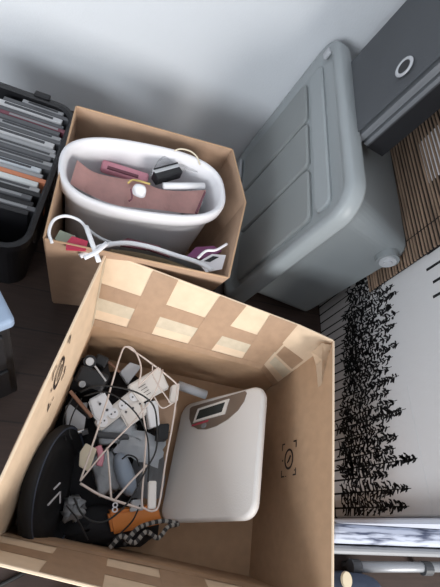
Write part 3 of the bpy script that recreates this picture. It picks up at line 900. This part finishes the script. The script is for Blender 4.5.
# wire rack
rk = thing('wire_rack', 'cream coated wire rack lying over the plugs in the open box', 'wire rack', at(135, 440, z=.12))
def S(l, z=None): return [(x / 2.283, 330 + y / 2.283) + ((z,) if z else ()) for x, y in l]
loops = [
    ([(183, 345), (205, 280), (240, 175), (276, 55), (290, 38), (308, 48), (322, 85), (316, 130)], False, 2.3, .19),
    ([(290, 38), (340, 72), (400, 120), (404, 140), (394, 215), (378, 300), (364, 395), (350, 413), (332, 408), (324, 392), (330, 300), (333, 235), (322, 170)], False, 2.3, .188),
    ([(183, 350), (225, 375), (265, 390), (322, 408)], False, 2.8, .186),
    ([(183, 345), (245, 270), (302, 212), (350, 150), (372, 90)], False, 2.0, .190),
    ([(245, 268), (250, 330), (254, 385)], False, 2.4, .187),
    ([(262, 388), (300, 345), (336, 308)], False, 2.4, .187),
    ([(316, 128), (345, 100), (362, 85)], False, 1.9, .190),
    ([(348, 78), (352, 110), (390, 168)], False, 1.7, .189),
    ([(398, 165), (370, 178), (352, 152)], False, 1.7, .188),
]
for pts, cl, r, z in loops:
    b = bmn(); add_tube(b, path(S(pts), z), r / 1000, seg=7, smooth_n=5); obj('wire', b, M['wire'], rk, smooth=True)
b = bmn(); add_box(b, at(152, 495, z=.181), (.020, .060, .010), frame((1, .1, 0), (0, 1, 0)), .004); obj('plastic_foot', b, M['cream'], rk)

# plugs, adapters and power strips
pa = thing('plug_adapter', 'white two-socket plug adapter at the upper left under the wire rack', 'adapter', at(105, 410, z=.1))
quadbox('casing', [(88, 400), (104, 391), (114, 408), (100, 424), (93, 416)], [.155, .16, .157, .15, .15], .035, M['white'], parent=pa, bevel=.004)
for p in ((100, 404), (107, 410)):
    b = bmn(); disc(b, onz(*p, .1575), (0, 0, 1), .003, .004, 12); obj('socket_hole', b, M['dgrey'], pa)
ps = thing('power_strip', 'white power strip lying diagonally under the wire rack', 'power strip', at(125, 400, z=.09))
quadbox('strip_body', [(100, 432), (94, 420), (138, 384), (146, 396)], [.142, .142, .15, .15], .03, M['cream'], parent=ps, bevel=.004)
for i in range(4):
    u = .14 + i * .23
    p = onz(96 + (142 - 96) * u, 427 + (390 - 427) * u, .146 + .006 * u)
    b = bmn(); disc(b, p, (0, 0, 1), .013, .004, 20); ob = obj('socket', b, M['white'], ps)
    b = bmn(); disc(b, p + V((.004, .003, .002)), (0, 0, 1), .0022, .002, 8); disc(b, p + V((-.004, -.003, .002)), (0, 0, 1), .0022, .002, 8); obj('socket_hole', b, M['dgrey'], ob)
pb = thing('power_supply', 'cream power supply block with small printed lines in the middle of the wires', 'power supply', at(150, 388, z=.1))
quadbox('casing', [(128, 385), (160, 366), (170, 388), (141, 403)], [.168, .172, .168, .162], .035, M['cream'], parent=pb, bevel=.004)
b = bmn()
for i in range(4):
    p = at(142 + i * 2.2, 386 + i * 2.6, z=.1708 - i * .0006); add_box(b, p, (.022 - i * .003, .0014, .0006), frame(at(160, 366, z=.17) - at(128, 385, z=.17), (0, 1, 0)))
obj('printed_line', b, M['ink'], pb)
p2 = thing('power_supply', 'white ribbed power supply below the cream block', 'power supply', at(125, 405, z=.1))
quadbox('casing', [(118, 410), (142, 398), (150, 412), (128, 428)], [.150, .152, .150, .146], .03, M['cream'], parent=p2, bevel=.004)
b = bmn()
for i in range(3): disc(b, at(126 + i * 7, 412 - i * 4, z=.1515), (0, 0, 1), .0028, .002, 10)
obj('socket_hole', b, M['dgrey'], p2)
quadbox('white_box', [(146, 402), (158, 400), (160, 425), (150, 428)], .155, .03, M['white'], 'small white upright box right of the black cable loop', 'box')
quadbox('white_box', [(172, 385), (180, 383), (178, 401), (170, 402)], .175, .02, M['cream'], 'narrow cream box at the right corner of the wire rack', 'box')
quadbox('small_carton', [(153, 402), (166, 398), (178, 408), (172, 432), (160, 430)], .125, .05, M['kraft_old'], 'brown cardboard piece under the right side of the wire rack', 'carton')
quadbox('white_box', [(120, 372), (130, 362), (142, 366), (128, 384)], [.145, .15, .15, .14], .03, M['lgrey'], 'pale grey package at the top of the wire rack', 'box')
quadbox('grey_package', [(66, 405), (88, 402), (84, 430), (66, 432)], .135, .04, M['lgrey'], 'pale grey package between the brown stick and the black disc', 'package')
b = bmn(); b.free()
def film(name, cx, cy, z, w, h, m, label, cat, seed, rot=0, amp=.012):
    """crumpled film pillow"""
    rr = random.Random(seed); b = bmn(); n = 9
    grid = []
    for i in range(n):
        row = []
        for j in range(n):
            u, v = i / (n - 1) - .5, j / (n - 1) - .5
            x = u * w; y = v * h
            zz = z + .02 * math.cos(u * 2.9) * math.cos(v * 2.9) + rr.uniform(-amp, amp) * .5
            row.append(b.verts.new(V((cx + x * math.cos(rot) - y * math.sin(rot) + rr.uniform(-.004, .004), cy + x * math.sin(rot) + y * math.cos(rot) + rr.uniform(-.004, .004), zz))))
        grid.append(row)
    for i in range(n - 1):
        for j in range(n - 1): b.faces.new((grid[i][j], grid[i + 1][j], grid[i + 1][j + 1], grid[i][j + 1]))
    bmesh.ops.solidify(b, geom=b.faces[:], thickness=.012)
    return tag(obj(name, b, m, smooth=True), label, cat)
p = at(116, 428, z=.12); film('plastic_film', p.x, p.y, .118, .10, .075, M['bubble'], 'crumpled pale blue bubble film below the two-socket adapter', 'film', 11, .3)
p = at(140, 447, z=.11); film('plastic_film', p.x, p.y, .118, .12, .07, M['bubble'], 'crumpled clear film in the centre of the wires', 'film', 12, -.2)
p = at(150, 470, z=.10); film('grey_bag', p.x, p.y, .085, .08, .13, M['mgrey'], 'grey translucent bag under the lower right of the wire rack', 'bag', 13, .1)
p = at(106, 472, z=.10); film('plastic_film', p.x, p.y, .10, .06, .10, M['bubble'], 'crumpled whitish film left of the blue-grey pouch', 'film', 14, .4)
pz = at(125, 474, z=.13)
b = bmn(); Rp = frame(at(132, 498, z=.12) - at(117, 452, z=.12), (1, 0, 0))
loft(b, [place(superell(.052 * s, .021 * s, 2.4, 24), pz, Rp, hh * (1 if (Rp @ V((0, 0, 1))).z > 0 else -1)) for s, hh in ((.8, -.02), (1, -.008), (.97, .006), (.75, .016), (.4, .021))])
tag(obj('grey_pouch', b, M['pouch'], smooth=True), 'shiny blue-grey pouch in the centre of the wire rack', 'pouch')
quadbox('cream_card', [(80, 452), (86, 443), (97, 449), (89, 472), (79, 466)], .15, .006, M['card'], 'cream card beside the right edge of the black disc', 'card', bevel=.001)
b = bmn(); add_tube(b, path([(98, 446), (101, 456), (99, 466)], .145), .008, seg=8, smooth_n=4, flat=.5)
tag(obj('pink_ribbon', b, M['pinkp'], smooth=True), 'short pink ribbon next to the cream card', 'ribbon')
# connector clusters
cap = thing('steel_connector', 'small shiny connector at the left end of the bubble film', 'connector', at(83, 431, z=.12))
b = bmn(); disc(b, at(81, 431, z=.15), (1, .4, .1), .005, .014, 14); obj('metal_tip', b, M['metal'], cap)
b = bmn(); disc(b, at(85, 432, z=.15), (1, .4, .1), .007, .014, 14); obj('sleeve', b, M['dgrey'], cap)

# black camera-like gadget pile
gd = thing('black_gadget', 'black gadget with a pale round lens in the back left corner of the open box', 'gadget', at(88, 372, z=.09))
b = bmn(); c1 = at(92, 378, z=.17); Rg = frame(at(106, 382, z=.17) - at(82, 372, z=.17), (0, 1, .3))
add_box(b, c1, (.075, .045, .05), Rg, .008, 2); obj('casing', b, M['black'], gd, smooth=False)
b = bmn(); c2 = at(89, 362, z=.18); disc(b, c2, (.1, -.2, 1), .016, .03, 20); obj('lens_barrel', b, M['black'], gd)
b = bmn(); disc(b, c2 + V((.001, -.004, .016)), (.1, -.2, 1), .010, .005, 18); obj('lens', b, M['lgrey'], gd)
b = bmn(); add_box(b, at(101, 361, z=.165), (.035, .03, .03), Rg, .006); obj('grip', b, M['black'], gd)
b = bmn(); disc(b, at(82, 384, z=.188), (.2, -.3, 1), .008, .01, 16); obj('dial', b, M['mgrey'], gd)
b = bmn(); add_tube(b, path([(95, 366, .20), (106, 381, .20)], .2), .0022); obj('silver_trim', b, M['lgrey'], gd)
lump('black_pouch', .055, .335, .07, .05, .05, .08, M['black_matt'], 'black soft pouch under the gadget in the back left corner', 'pouch', 8)
b = bmn(); add_tube(b, path([(70, 391, .20), (92, 417, .185)], .19), .0045, seg=8)
tag(obj('brown_stick', b, M['brownwood']), 'thin brown stick lying near the left wall of the open box', 'stick')
b = bmn(); add_slab(b, [at(72, 396, z=.19), at(92, 417, z=.178), at(88, 419, z=.15), at(70, 404, z=.17)], .003)
tag(obj('dark_plate', b, M['black']), 'dark flat triangular plate beside the brown stick', 'plate')
b = bmn(); add_tube(b, path([(106, 360, .16), (120, 372, .16)], .16), .004)
tag(obj('brown_stick', b, M['brownwood']), 'short brown stick behind the top corner of the wire rack', 'stick')
# white roll behind the scale
b = bmn(); add_tube(b, path([(178, 385), (206, 395)], .125), .0125, seg=16)
tag(obj('paper_roll', b, M['lgrey'], smooth=True), 'pale grey roll sticking out behind the bathroom scale', 'roll')
quadbox('black_plug', [(158, 424), (170, 423), (168, 440), (157, 441)], .15, .03, M['black'], 'black plug beside the upper left of the bathroom scale', 'plug', bevel=.003)
quadbox('black_adapter', [(96, 431), (128, 434), (130, 439), (98, 437)], .145, .02, M['dgrey'], 'dark slim adapter across the bubble film', 'adapter', bevel=.002)

# orange tool
ot = thing('orange_box', 'orange plastic case with a white number at the bottom of the open box', 'case', at(130, 518, z=.06))
quadbox('case', [(108, 512), (158, 505), (163, 524), (112, 535)], [.115, .115, .11, .105], .05, M['orange'], parent=ot, bevel=.006)
quadbox('pale_end', [(132, 500), (143, 499), (144, 510), (130, 512)], .120, .02, M['lgrey'], parent=ot, bevel=.002)
Rt_ = frame((1, .1, 0), (0, 1, 0))
b = text_bm('8', .032, at(115, 508, z=.125), Rt_); obj('number', b, M['paper'], ot)
# braided cord
bc = thing('braided_cord', 'black and pale braided cord bunched below the orange case', 'cord', at(140, 530, z=.09))
cpth = catmull(path([(110, 548, .13), (122, 536, .14), (134, 543, .145), (146, 532, .145), (158, 538, .14), (168, 527, .135), (178, 524, .12), (164, 521, .135), (148, 524, .14), (136, 530, .142), (124, 545, .135)], .14), n=10)
b = bmn(); add_tube(b, cpth, .0052, seg=8)
n_seg = len(cpth) - 1
for f in b.faces:
    pass
bm_faces = list(b.faces)
for i, f in enumerate(bm_faces):
    ring = i // 8; f.material_index = 1 if (ring // 2) % 2 else 0
obj('cord', b, [M['braidw'], M['braidb']], bc, smooth=True)

# black cables
def cable(pts, z, r, lab):
    tubething('black_cable', pts, z, r, M['rubber'], lab, 'cable', seg=7)
cable([(80, 392, .19), (96, 386, .21), (116, 387, .222), (138, 393, .225), (153, 405, .225), (157, 425, .222), (156, 450, .22), (146, 470, .215), (130, 500, .21), (110, 519, .205), (95, 522, .20), (82, 514, .195), (74, 498, .19)], .21, .0021, 'thick black cable making the outer loop over the wire rack')
cable([(84, 396, .19), (104, 392, .205), (122, 400, .215), (138, 416, .217), (147, 436, .215), (149, 460, .212), (148, 482, .20)], .2, .0019, 'black cable curving just inside the outer loop')
cable([(76, 392, .19), (66, 410, .18), (63, 426, .17), (66, 440, .165)], .18, .0019, 'short black cable dropping from the gadget towards the black disc')
cable([(82, 398, .19), (73, 414, .185), (69, 430, .18), (72, 440, .17)], .18, .0017, 'thin black cable beside the pale grey package')
cable([(122, 459, .165), (128, 455, .172), (136, 458, .165), (139, 466, .15)], .16, .0018, 'small black wire arc above the blue-grey pouch')
cable([(140, 505, .15), (133, 520, .148), (124, 530, .14), (113, 540, .135)], .14, .0019, 'black wire crossing the orange case')
cable([(66, 505, .18), (78, 520, .17), (88, 540, .16)], .16, .0016, 'thin black wire at the bottom beside the black disc')

# ------------------------------------------------------------------ light
w = bpy.data.worlds.new('world'); bpy.context.scene.world = w; w.use_nodes = True
bgn = w.node_tree.nodes['Background']; bgn.inputs[0].default_value = (.80, .88, 1, 1); bgn.inputs[1].default_value = .13
def area(name, loc, tgt, size, e, col):
    l = bpy.data.lights.new(name, 'AREA'); l.shape = 'RECTANGLE'; l.size, l.size_y = size; l.energy = e; l.color = col
    o = bpy.data.objects.new(name, l); COL.objects.link(o); o.location = loc
    o.rotation_euler = (V(tgt) - V(loc)).to_track_quat('-Z', 'Y').to_euler()
    return o
area('window_light', (1.9, -2.0, 1.3), (.2, .7, .4), (1.5, 1.0), 64, (1, .97, .94))
area('wall_fill_light', (-1.2, -1.7, 1.3), (-.1, 1.5, .8), (1.4, .8), 30, (.90, .95, 1))  # added fill to lift the back wall, no real window behind it
sc = bpy.context.scene
sc.view_settings.view_transform = 'Standard'; sc.view_settings.look = 'None'
sc.view_settings.exposure = .9; sc.view_settings.gamma = 1
sc.view_settings.use_curve_mapping = False
